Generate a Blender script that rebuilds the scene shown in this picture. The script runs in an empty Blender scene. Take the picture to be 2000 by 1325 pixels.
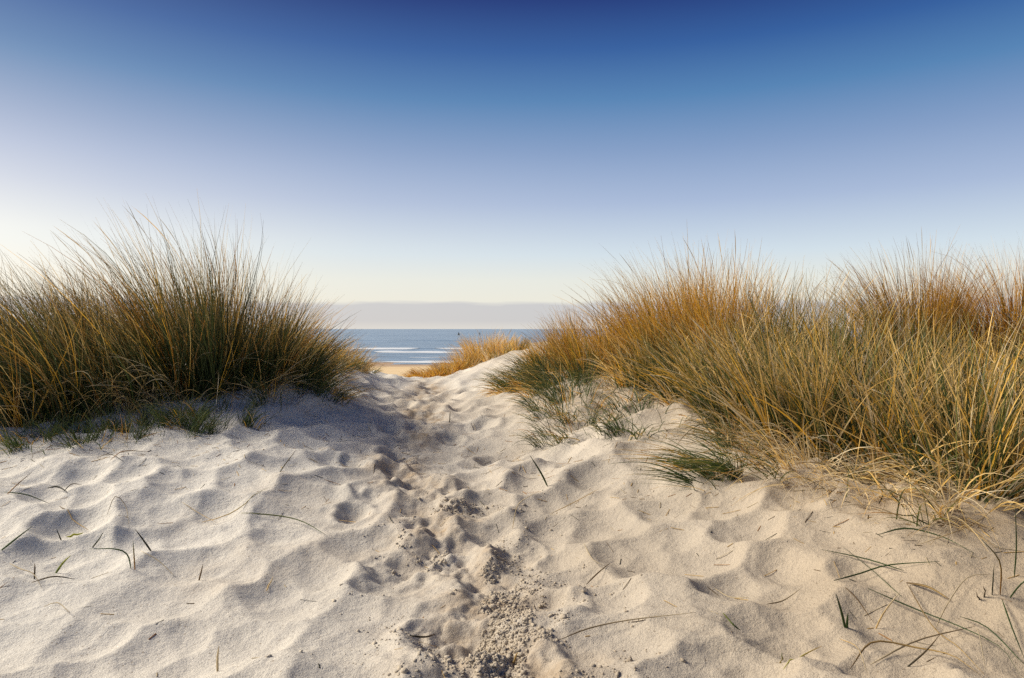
import bpy, math
import numpy as np

S = bpy.context.scene
COL = S.collection
R = math.radians
# ------------------------------------------------------------------ camera
CAM_Z, FPX = 1.1, 1333.0                     # eye height (m), focal length in photo pixels (photo 2000 wide)
cd = bpy.data.cameras.new('camera'); cam = bpy.data.objects.new('camera', cd); COL.objects.link(cam)
cd.lens = 24.0; cd.sensor_width = 36.0; cd.shift_y = -0.0098
cd.clip_start = 0.05; cd.clip_end = 90000
cam.location = (0, 0, CAM_Z); cam.rotation_euler = (R(90), 0, 0)
S.camera = cam
# ------------------------------------------------------------------ light
SUN_AZ, SUN_EL = R(-76), R(38)               # azimuth from +Y (view direction), negative = left
SD = (math.sin(SUN_AZ) * math.cos(SUN_EL), math.cos(SUN_AZ) * math.cos(SUN_EL), math.sin(SUN_EL))
sl = bpy.data.lights.new('sun', 'SUN'); sun = bpy.data.objects.new('sun', sl); COL.objects.link(sun)
sl.energy = 3.5; sl.angle = R(24); sl.color = (1.0, 0.90, 0.75)
from mathutils import Vector
sun.rotation_euler = Vector(SD).to_track_quat('Z', 'Y').to_euler()

w = bpy.data.worlds.new('World'); S.world = w; w.use_nodes = True
nt = w.node_tree; N, L = nt.nodes, nt.links
N.clear()
def srgb(r, g, b):
    f = lambda c: (c / 255 / 12.92) if c / 255 <= 0.04045 else ((c / 255 + 0.055) / 1.055) ** 2.4
    return (f(r), f(g), f(b), 1.0)
def node(t, **k):
    n = N.new(t)
    for a, b in k.items(): setattr(n, a, b)
    return n
def math_n(op, a, b=None, c=None, clamp=False):
    n = N.new('ShaderNodeMath'); n.operation = op; n.use_clamp = clamp
    for i, v in enumerate((a, b, c)):
        if v is None: continue
        if isinstance(v, (int, float)): n.inputs[i].default_value = v
        else: L.new(v, n.inputs[i])
    return n.outputs[0]
def ramp(inp, stops, interp='LINEAR'):
    n = N.new('ShaderNodeValToRGB'); n.color_ramp.interpolation = interp
    e = n.color_ramp.elements
    while len(e) < len(stops): e.new(0.5)
    for el, (p, c) in zip(e, stops):
        el.position = p; el.color = c if len(c) == 4 else (*c, 1)
    L.new(inp, n.inputs[0]); return n.outputs[0]
def mixc(f, a, b, mode='MIX'):
    n = N.new('ShaderNodeMix'); n.data_type = 'RGBA'; n.blend_type = mode
    for i, v in ((0, f), (6, a), (7, b)):
        if isinstance(v, (int, float)): n.inputs[i].default_value = v
        elif isinstance(v, tuple): n.inputs[i].default_value = v
        else: L.new(v, n.inputs[i])
    return n.outputs[2]
tc = node('ShaderNodeTexCoord')
sep = node('ShaderNodeSeparateXYZ'); L.new(tc.outputs['Generated'], sep.inputs[0])
elev = sep.outputs[2]
# clear evening sky: deep blue overhead, paling to the horizon (sin of the elevation -> colour)
blue = ramp(elev, [(0.0, srgb(214, 216, 216)), (0.042, srgb(238, 236, 224)), (0.07, srgb(234, 236, 228)), (0.107, srgb(214, 227, 236)),
                   (0.179, srgb(172, 189, 219)), (0.249, srgb(134, 160, 200)), (0.316, srgb(84, 132, 182)),
                   (0.377, srgb(46, 92, 158)), (0.434, srgb(22, 49, 120)), (0.60, srgb(36, 56, 104))])
vd = node('ShaderNodeVectorMath', operation='DOT_PRODUCT'); L.new(tc.outputs['Generated'], vd.inputs[0])
gd = Vector((SD[0], SD[1], 0.16)).normalized(); vd.inputs[1].default_value = gd
glow = ramp(vd.outputs['Value'], [(0.0, (0, 0, 0)), (0.15, (0.05,) * 3), (0.45, (0.22,) * 3), (0.70, (0.52,) * 3), (0.86, (0.86,) * 3), (1.0, (1, 1, 1))])
gfall = ramp(elev, [(0.0, (1, 1, 1)), (0.13, (0.95,) * 3), (0.22, (0.66,) * 3), (0.33, (0.34,) * 3), (0.46, (0.12,) * 3), (0.8, (0.05,) * 3)])
gcol = ramp(elev, [(0.0, srgb(255, 240, 218)), (0.12, srgb(255, 249, 236)), (0.22, srgb(214, 213, 222)), (0.33, srgb(140, 150, 170)), (0.46, srgb(70, 88, 118))])
sky = mixc(math_n('MULTIPLY', glow, gfall), blue, gcol)
aur = math_n('MULTIPLY', math_n('POWER', math_n('MAXIMUM', vd.outputs['Value'], 0.0), 5.0), 0.30)
aur = math_n('MULTIPLY', aur, gfall)
auc = node('ShaderNodeVectorMath', operation='SCALE'); auc.inputs[0].default_value = (1.0, 0.90, 0.74); L.new(aur, auc.inputs['Scale'])
sky = mixc(1.0, sky, auc.outputs[0], 'ADD')
# low bank of grey sea mist lying on the horizon all round
az = node('ShaderNodeMapping'); az.inputs['Scale'].default_value = (9, 9, 70); L.new(tc.outputs['Generated'], az.inputs[0])
nz = node('ShaderNodeTexNoise'); nz.inputs['Scale'].default_value = 1.1; nz.inputs['Detail'].default_value = 5; L.new(az.outputs[0], nz.inputs[0])
edge = math_n('ADD', 0.0405, math_n('MULTIPLY', math_n('SUBTRACT', nz.outputs[0], 0.5), 0.014))
bank = math_n('DIVIDE', math_n('SUBTRACT', edge, elev), 0.0055, clamp=True)
bankc = ramp(elev, [(0.0, srgb(226, 222, 216)), (0.012, srgb(204, 203, 206)), (0.042, srgb(200, 200, 206))])
bankc = mixc(math_n('MULTIPLY', glow, 0.35), bankc, srgb(240, 224, 208))
sky = mixc(math_n('MULTIPLY', bank, 0.88), sky, bankc)
nis = node('ShaderNodeTexSky', sky_type='NISHITA'); nis.sun_disc = False
nis.sun_elevation = SUN_EL; nis.sun_rotation = SUN_AZ; nis.air_density = 1.0; nis.dust_density = 0.6
bgA = node('ShaderNodeBackground'); L.new(nis.outputs[0], bgA.inputs[0]); bgA.inputs[1].default_value = 0.05
bgB = node('ShaderNodeBackground'); L.new(sky, bgB.inputs[0]); bgB.inputs[1].default_value = 0.575
ms = node('ShaderNodeMixShader'); ms.inputs[0].default_value = 0.88
L.new(bgA.outputs[0], ms.inputs[1]); L.new(bgB.outputs[0], ms.inputs[2])
wo = node('ShaderNodeOutputWorld'); L.new(ms.outputs[0], wo.inputs[0])

S.view_settings.view_transform = 'Standard'; S.view_settings.look = 'None'
S.view_settings.exposure = 0.84; S.view_settings.gamma = 1.0
S.render.engine = 'CYCLES'
S.cycles.use_denoising = False; S.cycles.max_bounces = 6; S.cycles.transparent_max_bounces = 8

# ------------------------------------------------------------------ materials
def new_mat(name):
    global N, L
    m = bpy.data.materials.new(name); m.use_nodes = True
    N, L = m.node_tree.nodes, m.node_tree.links; N.clear()
    out = node('ShaderNodeOutputMaterial')
    return m, out
def noise(scale, detail=3, rough=0.5, vec=None, dim=None):
    n = node('ShaderNodeTexNoise'); n.inputs['Scale'].default_value = scale
    n.inputs['Detail'].default_value = detail; n.inputs['Roughness'].default_value = rough
    if vec is not None: L.new(vec, n.inputs[0])
    return n.outputs[0]
def bump(h, strength, dist, nrm=None):
    n = node('ShaderNodeBump'); n.inputs['Strength'].default_value = strength; n.inputs['Distance'].default_value = dist
    L.new(h, n.inputs['Height'])
    if nrm is not None: L.new(nrm, n.inputs['Normal'])
    return n.outputs[0]
def principled(col, rough, nrm=None, spec=0.2):
    p = node('ShaderNodeBsdfPrincipled'); p.inputs['Roughness'].default_value = rough
    p.inputs['Specular IOR Level'].default_value = spec
    if isinstance(col, tuple): p.inputs['Base Color'].default_value = col
    else: L.new(col, p.inputs['Base Color'])
    if nrm is not None: L.new(nrm, p.inputs['Normal'])
    return p

def sand_material(name, use_damp, k=1.0):
    m, out = new_mat(name)
    g = node('ShaderNodeNewGeometry').outputs['Position']
    big = noise(1.1, 4, 0.55, g)
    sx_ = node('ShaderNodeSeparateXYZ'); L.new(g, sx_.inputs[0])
    light_fade = math_n('ADD', math_n('MULTIPLY', sx_.outputs[0], 0.27), math_n('MULTIPLY', noise(0.45, 3, 0.5, g), 1.0), clamp=True)
    dry = mixc(light_fade, (0.68, 0.655, 0.595, 1), (0.42, 0.345, 0.25, 1))     # bright exposure of the left sand painted into its colour, browner towards the right
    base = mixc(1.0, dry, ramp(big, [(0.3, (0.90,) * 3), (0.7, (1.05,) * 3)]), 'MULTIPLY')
    fine = noise(210, 3, 0.7, g)
    base = mixc(0.55, base, ramp(fine, [(0.30, (0.55, 0.52, 0.48)), (0.5, (0.98, 0.98, 0.98)), (0.70, (1.25, 1.24, 1.22))]), 'MULTIPLY')
    vo = node('ShaderNodeTexVoronoi'); vo.inputs['Scale'].default_value = 62; L.new(g, vo.inputs[0])
    rnd = node('ShaderNodeSeparateColor'); L.new(vo.outputs['Color'], rnd.inputs[0])
    spot = math_n('MULTIPLY', math_n('LESS_THAN', vo.outputs['Distance'], math_n('MULTIPLY', rnd.outputs[1], 0.26)), math_n('GREATER_THAN', rnd.outputs[0], 0.55))
    base = mixc(math_n('MULTIPLY', spot, 0.6), base, (0.20, 0.15, 0.10, 1))
    if use_damp:
        at = node('ShaderNodeAttribute', attribute_name='damp')
        d2 = math_n('MULTIPLY', at.outputs['Fac'], ramp(noise(9, 4, 0.6, g), [(0.35, (0.3,) * 3), (0.62, (1, 1, 1))]))
        base = mixc(math_n('MULTIPLY', d2, 0.8), base, (0.34, 0.245, 0.150, 1))
    if k != 1: base = mixc(1.0, base, (k, k * 0.95, k * 0.88, 1), 'MULTIPLY')
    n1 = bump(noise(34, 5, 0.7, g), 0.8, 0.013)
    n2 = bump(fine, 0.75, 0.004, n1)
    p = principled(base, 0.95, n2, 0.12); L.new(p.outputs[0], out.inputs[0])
    return m
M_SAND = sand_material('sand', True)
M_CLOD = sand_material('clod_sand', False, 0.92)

def beach_material():
    m, out = new_mat('beach_sand')
    g = node('ShaderNodeNewGeometry').outputs['Position']
    sp = node('ShaderNodeSeparateXYZ'); L.new(g, sp.inputs[0])
    y = math_n('ADD', sp.outputs[1], math_n('MULTIPLY', noise(0.05, 4, 0.6, g), 10))
    wet = math_n('DIVIDE', math_n('SUBTRACT', y, 110.0), 9.0, clamp=True)
    mp = node('ShaderNodeMapping'); mp.inputs['Scale'].default_value = (0.08, 0.5, 1); L.new(g, mp.inputs[0])
    dry = ramp(noise(1.0, 5, 0.6, mp.outputs[0]), [(0.3, (0.60, 0.44, 0.24)), (0.7, (0.74, 0.57, 0.34))])
    c = mixc(wet, dry, (0.38, 0.27, 0.18, 1))
    p = principled(c, 0.85, bump(noise(1.5, 5, 0.6, g), 0.4, 0.08), 0.2); L.new(p.outputs[0], out.inputs[0])
    return m

def sea_material():
    m, out = new_mat('sea_water')
    g = node('ShaderNodeNewGeometry').outputs['Position']
    mp = node('ShaderNodeMapping'); mp.inputs['Scale'].default_value = (0.10, 0.45, 1); L.new(g, mp.inputs[0])
    h1 = noise(0.55, 6, 0.62, mp.outputs[0])
    mp2 = node('ShaderNodeMapping'); mp2.inputs['Scale'].default_value = (0.004, 0.018, 1); L.new(g, mp2.inputs[0])
    h2 = noise(1.0, 4, 0.6, mp2.outputs[0])
    c = ramp(h2, [(0.35, (0.16, 0.235, 0.32)), (0.65, (0.25, 0.335, 0.42))])
    c = mixc(0.5, c, ramp(h1, [(0.35, (0.55,) * 3), (0.65, (1.5,) * 3)]), 'MULTIPLY')
    p = principled(c, 0.32, bump(h1, 0.9, 0.9), 0.5); p.inputs['IOR'].default_value = 1.33
    L.new(p.outputs[0], out.inputs[0]); return m

def plain_mat(name, col, rough=0.7, var=0.15):
    m, out = new_mat(name)
    g = node('ShaderNodeNewGeometry').outputs['Position']
    n = noise(6, 4, 0.6, g)
    lo = tuple(c * (1 - var) for c in col); hi = tuple(min(1, c * (1 + var)) for c in col)
    p = principled(ramp(n, [(0.3, lo), (0.7, hi)]), rough); L.new(p.outputs[0], out.inputs[0]); return m

def blade_material():
    m, out = new_mat('grass_blade')
    at = node('ShaderNodeAttribute', attribute_name='tint')
    g = node('ShaderNodeNewGeometry').outputs['Position']
    c = mixc(0.5, at.outputs['Color'], ramp(noise(45, 3, 0.6, g), [(0.3, (0.65,) * 3), (0.7, (1.35,) * 3)]), 'MULTIPLY')
    p = principled(c, 0.5, None, 0.35)
    t = node('ShaderNodeBsdfTranslucent'); L.new(c, t.inputs[0])
    mx = node('ShaderNodeMixShader'); mx.inputs[0].default_value = 0.32
    L.new(p.outputs[0], mx.inputs[1]); L.new(t.outputs[0], mx.inputs[2]); L.new(mx.outputs[0], out.inputs[0])
    return m
M_BLADE = blade_material()

# ------------------------------------------------------------------ mesh and tag helpers
def tag(o, label=None, cat=None, group=None, kind=None):
    for k, v in (('label', label), ('category', cat), ('group', group), ('kind', kind)):
        if v: o[k] = v
    return o
def mesh_obj(name, co, quads, mat, parent=None, tint=None, damp=None, smooth=True):
    co = np.asarray(co, np.float32); quads = np.asarray(quads, np.int32)
    k = quads.shape[1]
    me = bpy.data.meshes.new(name)
    me.vertices.add(len(co)); me.vertices.foreach_set('co', co.ravel())
    me.loops.add(quads.size); me.loops.foreach_set('vertex_index', quads.ravel())
    me.polygons.add(len(quads)); me.polygons.foreach_set('loop_start', np.arange(0, quads.size, k, dtype=np.int32))
    me.polygons.foreach_set('use_smooth', np.full(len(quads), smooth, dtype=bool))
    me.update(calc_edges=True)
    if tint is not None:
        a = me.color_attributes.new('tint', 'FLOAT_COLOR', 'POINT')
        a.data.foreach_set('color', np.c_[tint, np.ones(len(co))].astype(np.float32).ravel())
    if damp is not None:
        a = me.attributes.new('damp', 'FLOAT', 'POINT'); a.data.foreach_set('value', damp.astype(np.float32))
    me.materials.append(mat)
    o = bpy.data.objects.new(name, me); COL.objects.link(o)
    if parent: o.parent = parent
    return o
def empty(name, loc):
    o = bpy.data.objects.new(name, None); COL.objects.link(o); o.location = loc; o.empty_display_size = 0.1
    return o
def grid_quads(nr, nc):
    i = np.arange(nr * nc).reshape(nr, nc)
    return np.stack([i[:-1, :-1], i[:-1, 1:], i[1:, 1:], i[1:, :-1]], -1).reshape(-1, 4)

# ------------------------------------------------------------------ noise in numpy
def h2(ix, iy, seed):
    a = (ix.astype(np.int64) * 374761393 + iy.astype(np.int64) * 668265263 + seed * 1442695041) & 0xFFFFFFFF
    a = ((a ^ (a >> 13)) * 1274126177) & 0xFFFFFFFF
    a = ((a ^ (a >> 16)) * 2246822519) & 0xFFFFFFFF
    return ((a ^ (a >> 15)) & 0xFFFFFF) / float(0x1000000)
def vnoise(x, y, seed=0):
    ix, iy = np.floor(x), np.floor(y); fx, fy = x - ix, y - iy
    fx = fx * fx * fx * (fx * (fx * 6 - 15) + 10); fy = fy * fy * fy * (fy * (fy * 6 - 15) + 10)
    a, b = h2(ix, iy, seed), h2(ix + 1, iy, seed); c, d = h2(ix, iy + 1, seed), h2(ix + 1, iy + 1, seed)
    return (a + (b - a) * fx) * (1 - fy) + (c + (d - c) * fx) * fy - 0.5
def fbm(x, y, seed=0, octv=4, gain=0.5):
    s, a = 0, 1.0
    for i in range(octv):
        s = s + a * vnoise(x * 2 ** i + 17.3 * i, y * 2 ** i - 9.1 * i, seed + i); a *= gain
    return s
def sstep(a, b, x):
    t = np.clip((x - a) / (b - a), 0, 1); return t * t * (3 - 2 * t)

# ------------------------------------------------------------------ the dune surface
def ip(px, py, d): return ((px - 1000) / FPX * d, d, CAM_Z - (py - 643) / FPX * d)
CP = [ip(*a) for a in (
    (0, 1325, 2.1), (500, 1325, 2.15), (1000, 1325, 2.15), (1500, 1325, 2.1), (2000, 1325, 2.0),
    (0, 1050, 3.2), (500, 1100, 3.1), (1000, 1120, 3.05), (1500, 1080, 3.0), (2000, 1020, 2.9),
    (0, 880, 4.3), (300, 890, 4.2), (600, 930, 4.1), (1000, 970, 4.05), (1300, 965, 3.9), (1600, 960, 3.5), (1900, 990, 3.0),
    (100, 840, 4.8), (400, 820, 5.0), (650, 850, 5.2), (850, 900, 5.1), (1000, 900, 5.15), (1150, 870, 4.9), (1400, 870, 4.3), (1700, 930, 3.6),
    (200, 740, 5.8), (450, 720, 6.2), (580, 735, 6.3), (650, 770, 6.8), (750, 800, 7.2), (850, 800, 7.4), (950, 800, 7.2), (1050, 780, 6.8),
    (1150, 760, 6.5), (1300, 755, 6.2), (1500, 800, 5.2), (1700, 830, 4.6), (1900, 850, 4.2),
    (680, 720, 10), (740, 732, 10.8), (800, 741, 11), (870, 741, 11), (930, 721, 10.8), (985, 697, 10.5), (1050, 690, 10), (1150, 700, 8.5),
    (1300, 690, 8), (1600, 700, 7.5), (1900, 710, 7), (800, 770, 9), (900, 770, 9), (100, 690, 8), (400, 690, 8.5), (600, 690, 8.5))]
CP += [(-2.0, 13, 0.08), (-2.0, 15.5, -0.4), (-1.5, 13.2, 0.12), (-0.84, 14, 0.42), (0, 13.5, 0.68), (0, 16, 0.45), (-2.7, 12.6, 0.30), (-3.6, 13, 0.6), (-2.2, 16.5, -0.7), (-2.5, 18.5, -1.4), (-1.4, 18.5, -1.2), (-3.8, 18.5, -0.8), (0, 18.5, -0.5), (3, 17, 0.1), (-6, 17, 0.1),
       (-6, 3, 0.30), (-6, 6, 0.78), (-6, 9, 0.85), (6, 3, 0.6), (6, 6, 0.9), (6, 10, 0.9), (4, 13, 0.8), (-6, 13, 0.8),
       (-3, 0, 0.08), (3, 0, 0.2), (0, 0.4, 0.0), (0, -3, 0.05), (-5, -2, 0.2), (5, -2, 0.3)]
CP = np.array(CP)
def tps_k(r2): return 0.5 * r2 * np.log(r2 + 1e-9)
_n = len(CP)
_K = tps_k(((CP[:, None, :2] - CP[None, :, :2]) ** 2).sum(-1)) + np.eye(_n) * 0.02
_P = np.c_[np.ones(_n), CP[:, :2]]
_A = np.block([[_K, _P], [_P.T, np.zeros((3, 3))]])
_W = np.linalg.solve(_A, np.r_[CP[:, 2], 0, 0, 0])
def macro(x, y):
    x = np.asarray(x, float); y = np.asarray(y, float)
    z = _W[_n] + _W[_n + 1] * x + _W[_n + 2] * y
    for i in range(_n):
        z = z + _W[i] * tps_k((x - CP[i, 0]) ** 2 + (y - CP[i, 1]) ** 2)
    D = 0.55 + 0.9 * fbm(x / 7, y / 7, 5, 3) - 0.25 * sstep(-3, -12, y)
    m = np.maximum(sstep(6.0, 9.5, np.abs(x)), np.maximum(sstep(-2.5, -5.5, y), sstep(17.5, 22, y)))
    z = z * (1 - m) + D * m
    s = sstep(14, 33, y)
    return z * (1 - s) + (-4.55) * s
TRAIL = np.array([(1000, 1330), (915, 1255), (955, 1180), (905, 1112), (850, 1040), (880, 1000), (800, 945), (775, 890), (815, 840), (830, 790), (835, 745)], float)
def ray(px, py):                               # where the sight line through a photo pixel meets the dune
    d = np.arange(1.6, 14, 0.01)
    x = (px - 1000) / FPX * d; z = CAM_Z - (py - 643) / FPX * d
    hit = np.nonzero(z <= macro(x, d))[0]
    i = hit[0] if len(hit) else len(d) - 1
    return x[i], d[i]
TR = np.array([ray(a, b) for a, b in TRAIL])
def trail_dist(x, y):
    best = np.full(x.shape, 9.0)
    for (ax, ay), (bx, by) in zip(TR[:-1], TR[1:]):
        dx, dy = bx - ax, by - ay
        t = np.clip(((x - ax) * dx + (y - ay) * dy) / (dx * dx + dy * dy), 0, 1)
        best = np.minimum(best, np.hypot(x - ax - t * dx, y - ay - t * dy))
    return best
PRINTS = [(*ray(px, py), a, lx, ly, dp) for px, py, a, lx, ly, dp in (
    (905, 1112, 0.15, 0.125, 0.15, 0.055), (885, 1250, -0.2, 0.19, 0.17, 0.085), (930, 1010, 0.3, 0.17, 0.13, 0.055), (835, 1035, -0.1, 0.13, 0.14, 0.06),
    (690, 1000, 0.2, 0.10, 0.13, 0.06), (770, 890, 0.5, 0.13, 0.12, 0.06), (820, 945, 0.1, 0.13, 0.13, 0.05), (1020, 1310, 0.1, 0.12, 0.16, 0.05),
    (700, 905, 0.2, 0.13, 0.16, 0.05), (905, 960, -0.2, 0.13, 0.16, 0.05), (730, 960, 0.3, 0.14, 0.16, 0.05), (1010, 1075, 0.1, 0.12, 0.15, 0.045), (760, 1110, -0.1, 0.13, 0.15, 0.05), (880, 860, 0.1, 0.12, 0.16, 0.06),
    (760, 840, 0.2, 0.12, 0.16, 0.055), (900, 800, 0.1, 0.12, 0.17, 0.055), (850, 770, 0.0, 0.13, 0.18, 0.06), (770, 760, 0.1, 0.13, 0.18, 0.05), (910, 765, 0.1, 0.13, 0.18, 0.06), (1080, 1190, 0.2, 0.13, 0.14, 0.05), (950, 830, 0.0, 0.13, 0.16, 0.06), (815, 835, 0.3, 0.13, 0.15, 0.05), (790, 795, -0.2, 0.12, 0.16, 0.05), (960, 905, 0.2, 0.12, 0.14, 0.045))]
def dents(x, y, sx=0.31, sy=0.36, seed=11):
    ix, iy = np.floor(x / sx), np.floor(y / sy)
    acc = np.zeros_like(x); k = 13.0
    for dx in (-2, -1, 0, 1, 2):
        for dy in (-2, -1, 0, 1, 2):
            cx, cy = ix + dx, iy + dy
            px = (cx + 0.5 + 0.85 * (h2(cx, cy, seed) - 0.5)) * sx; py = (cy + 0.5 + 0.85 * (h2(cx, cy, seed + 1) - 0.5)) * sy
            an = (h2(cx, cy, seed + 2) - 0.5) * 1.6; r = 0.8 + 0.5 * h2(cx, cy, seed + 3); off = 0.55 * h2(cx, cy, seed + 4)
            ux, uy = x - px, y - py
            a, b = ux * np.cos(an) + uy * np.sin(an), -ux * np.sin(an) + uy * np.cos(an)
            q = ((a / (0.55 * sx)) ** 2 + (b / (0.62 * sy)) ** 2) / (r * r) + off
            acc += np.exp(-k * q)
    v = -np.log(acc + 1e-12) / k
    return np.clip(v, 0, 1.6) / 1.6
def H(x, y, full=True):
    x = np.asarray(x, float); y = np.asarray(y, float)
    z = macro(x, y)
    if not full: return z
    near = 1 - sstep(14, 20, y)
    wx = x + 0.05 * fbm(x * 3, y * 3, 31, 2); wy = y + 0.05 * fbm(x * 3, y * 3, 37, 2)
    d = 0.80 * dents(wx, wy, 0.33, 0.31) + 0.26 * dents(wx + 3.1, wy - 1.7, 0.20, 0.22, 23)
    amp = 0.080 * (0.85 + 0.7 * fbm(x / 0.9, y / 0.9, 71, 2))
    bank = 0.78 + 0.22 * (1 - sstep(0.30, 0.55, z))
    z = z + near * amp * bank * (d - 0.45) * 1.25
    z = z + near * 0.018 * fbm(x * 2.3, y * 2.3, 91, 3)
    # crumbly trodden line
    td = trail_dist(x, y)
    tm = np.exp(-(td / 0.23) ** 2) * near
    z = z + tm * (0.036 * fbm(x * 8, y * 8, 41, 4, 0.62) + 0.013 * fbm(x * 30, y * 30, 43, 2, 0.7) - 0.012)
    for (px, py, a, lx, ly, dp) in PRINTS:
        m = (np.abs(x - px) < 0.6) & (np.abs(y - py) < 0.6)
        if not m.any(): continue
        ux, uy = x[m] - px, y[m] - py
        p, q = ux * math.cos(a) + uy * math.sin(a), -ux * math.sin(a) + uy * math.cos(a)
        r = np.sqrt((p / lx) ** 2 + (q / ly) ** 2) + 0.24 * fbm(x[m] * 14, y[m] * 14, 61, 3)
        z[m] += -0.62 * dp * (1 - sstep(0.35, 1.05, r)) + 0.011 * np.exp(-((r - 1.15) / 0.20) ** 2) * (1 + 0.8 * fbm(x[m] * 20, y[m] * 20, 67, 3)) \
                + 0.016 * (r < 0.75) * fbm(x[m] * 22, y[m] * 22, 68, 3)
    rip = sstep(0.2, 0.9, x) * (1 - sstep(3.2, 4.2, y)) * near
    z = z + rip * 0.006 * np.sin((y * 0.9 + x * 0.35 + 0.10 * fbm(x * 2, y * 2, 83, 2)) * 75) * np.clip(fbm(x * 1.7, y * 1.7, 87, 2) + 0.1, 0, 1) * 2
    return z + near * 0.0045 * fbm(x * 13, y * 13, 95, 3, 0.6)

u_in = np.arange(-0.86, 0.8601, 0.0036)
u_out = 0.86 + (np.linspace(0, 1, 46)[1:] ** 3) * 60
U = np.r_[-u_out[::-1], u_in, u_out]
Y = [1.0]
while Y[-1] < 17: Y.append(Y[-1] * 1.0037)
while Y[-1] < 62: Y.append(Y[-1] * 1.02)
Y = np.r_[-60, -40, -25, -16, -10, -7, -5, np.arange(-4, 1.0, 0.22), Y]
XX = U[None, :] * (np.maximum(Y, 1.0)[:, None] + 0.25); YY = np.repeat(Y[:, None], len(U), 1)
ZZ = H(XX.ravel(), YY.ravel())
td = trail_dist(XX.ravel(), YY.ravel())
damp = np.exp(-(td / 0.26) ** 2) * (0.75 + 0.9 * fbm(XX.ravel() * 4, YY.ravel() * 4, 101, 3)) * (1 - sstep(12, 14, YY.ravel()))
damp = damp + 0.22 * sstep(0.15, 0.40, fbm(XX.ravel() * 0.9, YY.ravel() * 0.9, 107, 3) + 0.12)
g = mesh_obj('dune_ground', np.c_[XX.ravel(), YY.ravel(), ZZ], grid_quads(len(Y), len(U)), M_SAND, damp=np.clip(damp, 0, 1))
tag(g, 'pale trodden sand of the dunes with a footpath', kind='structure')

# ------------------------------------------------------------------ beach and sea
SEA = -5.0
by = np.r_[np.linspace(54, 150, 60), 170.0]; bx = np.linspace(-600, 600, 121)
BX, BY = np.meshgrid(bx, by)
def beach_z(x, y): return -4.45 - 0.55 * sstep(60, 124, y) * 0.9 - 0.9 * sstep(118, 160, y) + 0.10 * fbm(x / 9, y / 5, 7, 3)
BZ = beach_z(BX, BY)
tag(mesh_obj('beach', np.c_[BX.ravel(), BY.ravel(), BZ.ravel()], grid_quads(len(by), len(bx)), beach_material()), 'flat golden beach below the dunes', kind='structure')

def sea_z(x, y):
    z = np.zeros_like(x)
    for y0, a, wd, sd in ((139, 0.55, 3.2, 1), (172, 0.75, 4.0, 2), (205, 0.6, 5.0, 3), (262, 0.5, 7.0, 4), (340, 0.5, 9.0, 5)):
        c = y0 + 7 * fbm(x / 60, x * 0 + sd, 200 + sd, 3)
        k = np.clip(0.55 + 1.2 * fbm(x / 35, x * 0 + sd * 3, 210 + sd, 2), 0.0, 1.2)
        t = y - c
        z = z + a * k * np.exp(-(t / np.where(t < 0, wd * 0.5, wd * 1.5)) ** 2)
    return SEA + z + 0.10 * fbm(x / 6, y / 2.5, 230, 3) * (1 - sstep(300, 900, y))
sy = [117.0]
while sy[-1] < 420: sy.append(sy[-1] + 0.9)
while sy[-1] < 60000: sy.append(sy[-1] * 1.05)
sy = np.array(sy); su = np.linspace(-1.3, 1.3, 261)
SX = su[None, :] * sy[:, None]; SY = np.repeat(sy[:, None], len(su), 1)
tag(mesh_obj('sea', np.c_[SX.ravel(), SY.ravel(), sea_z(SX, SY).ravel()], grid_quads(len(sy), len(su)), sea_material()), 'calm blue grey sea out to the horizon', kind='structure')

M_FOAM = plain_mat('sea_foam', (0.62, 0.66, 0.70), 0.9, 0.06)
def foam(label, y0, sd, wid, cover, yoff):
    x = np.arange(-190, 190, 0.8); rows = 7
    c = y0 + 7 * fbm(x / 60, x * 0 + sd, 200 + sd, 3) + yoff
    wv = wid * np.clip(cover + 2.6 * fbm(x / 22, x * 0 + sd * 7, 240 + sd, 3), 0.0, 1.4)
    co = []
    for r in range(rows):
        t = r / (rows - 1) - 0.5
        yy = c + t * wv + 0.35 * fbm(x / 2.5, x * 0 + r * 2.3, 260 + sd, 2) * (wv > 0.05)
        co.append(np.c_[x, yy, np.maximum(sea_z(x, yy), beach_z(x, yy)) + 0.05 + 0.10 * (0.25 - t * t) * (wv > 0.05)])
    q = grid_quads(rows, len(x)); wq = np.tile(wv, rows)[q].min(1)
    return tag(mesh_obj('wave_foam', np.concatenate(co), q[wq > 0.04], M_FOAM), label, 'foam', 'lines of surf foam', kind='stuff')
foam('white line of foam where the sea meets the beach', 126, 1, 7.0, 0.8, 0)
foam('broken foam line on the first wave off the beach', 146, 1, 4.0, 0.30, 0)
foam('long white foam crest on the second wave', 172, 2, 4.5, 0.36, -2)
foam('faint thin foam crest on the farthest breaking wave', 205, 3, 6.0, 0.25, -1)

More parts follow.
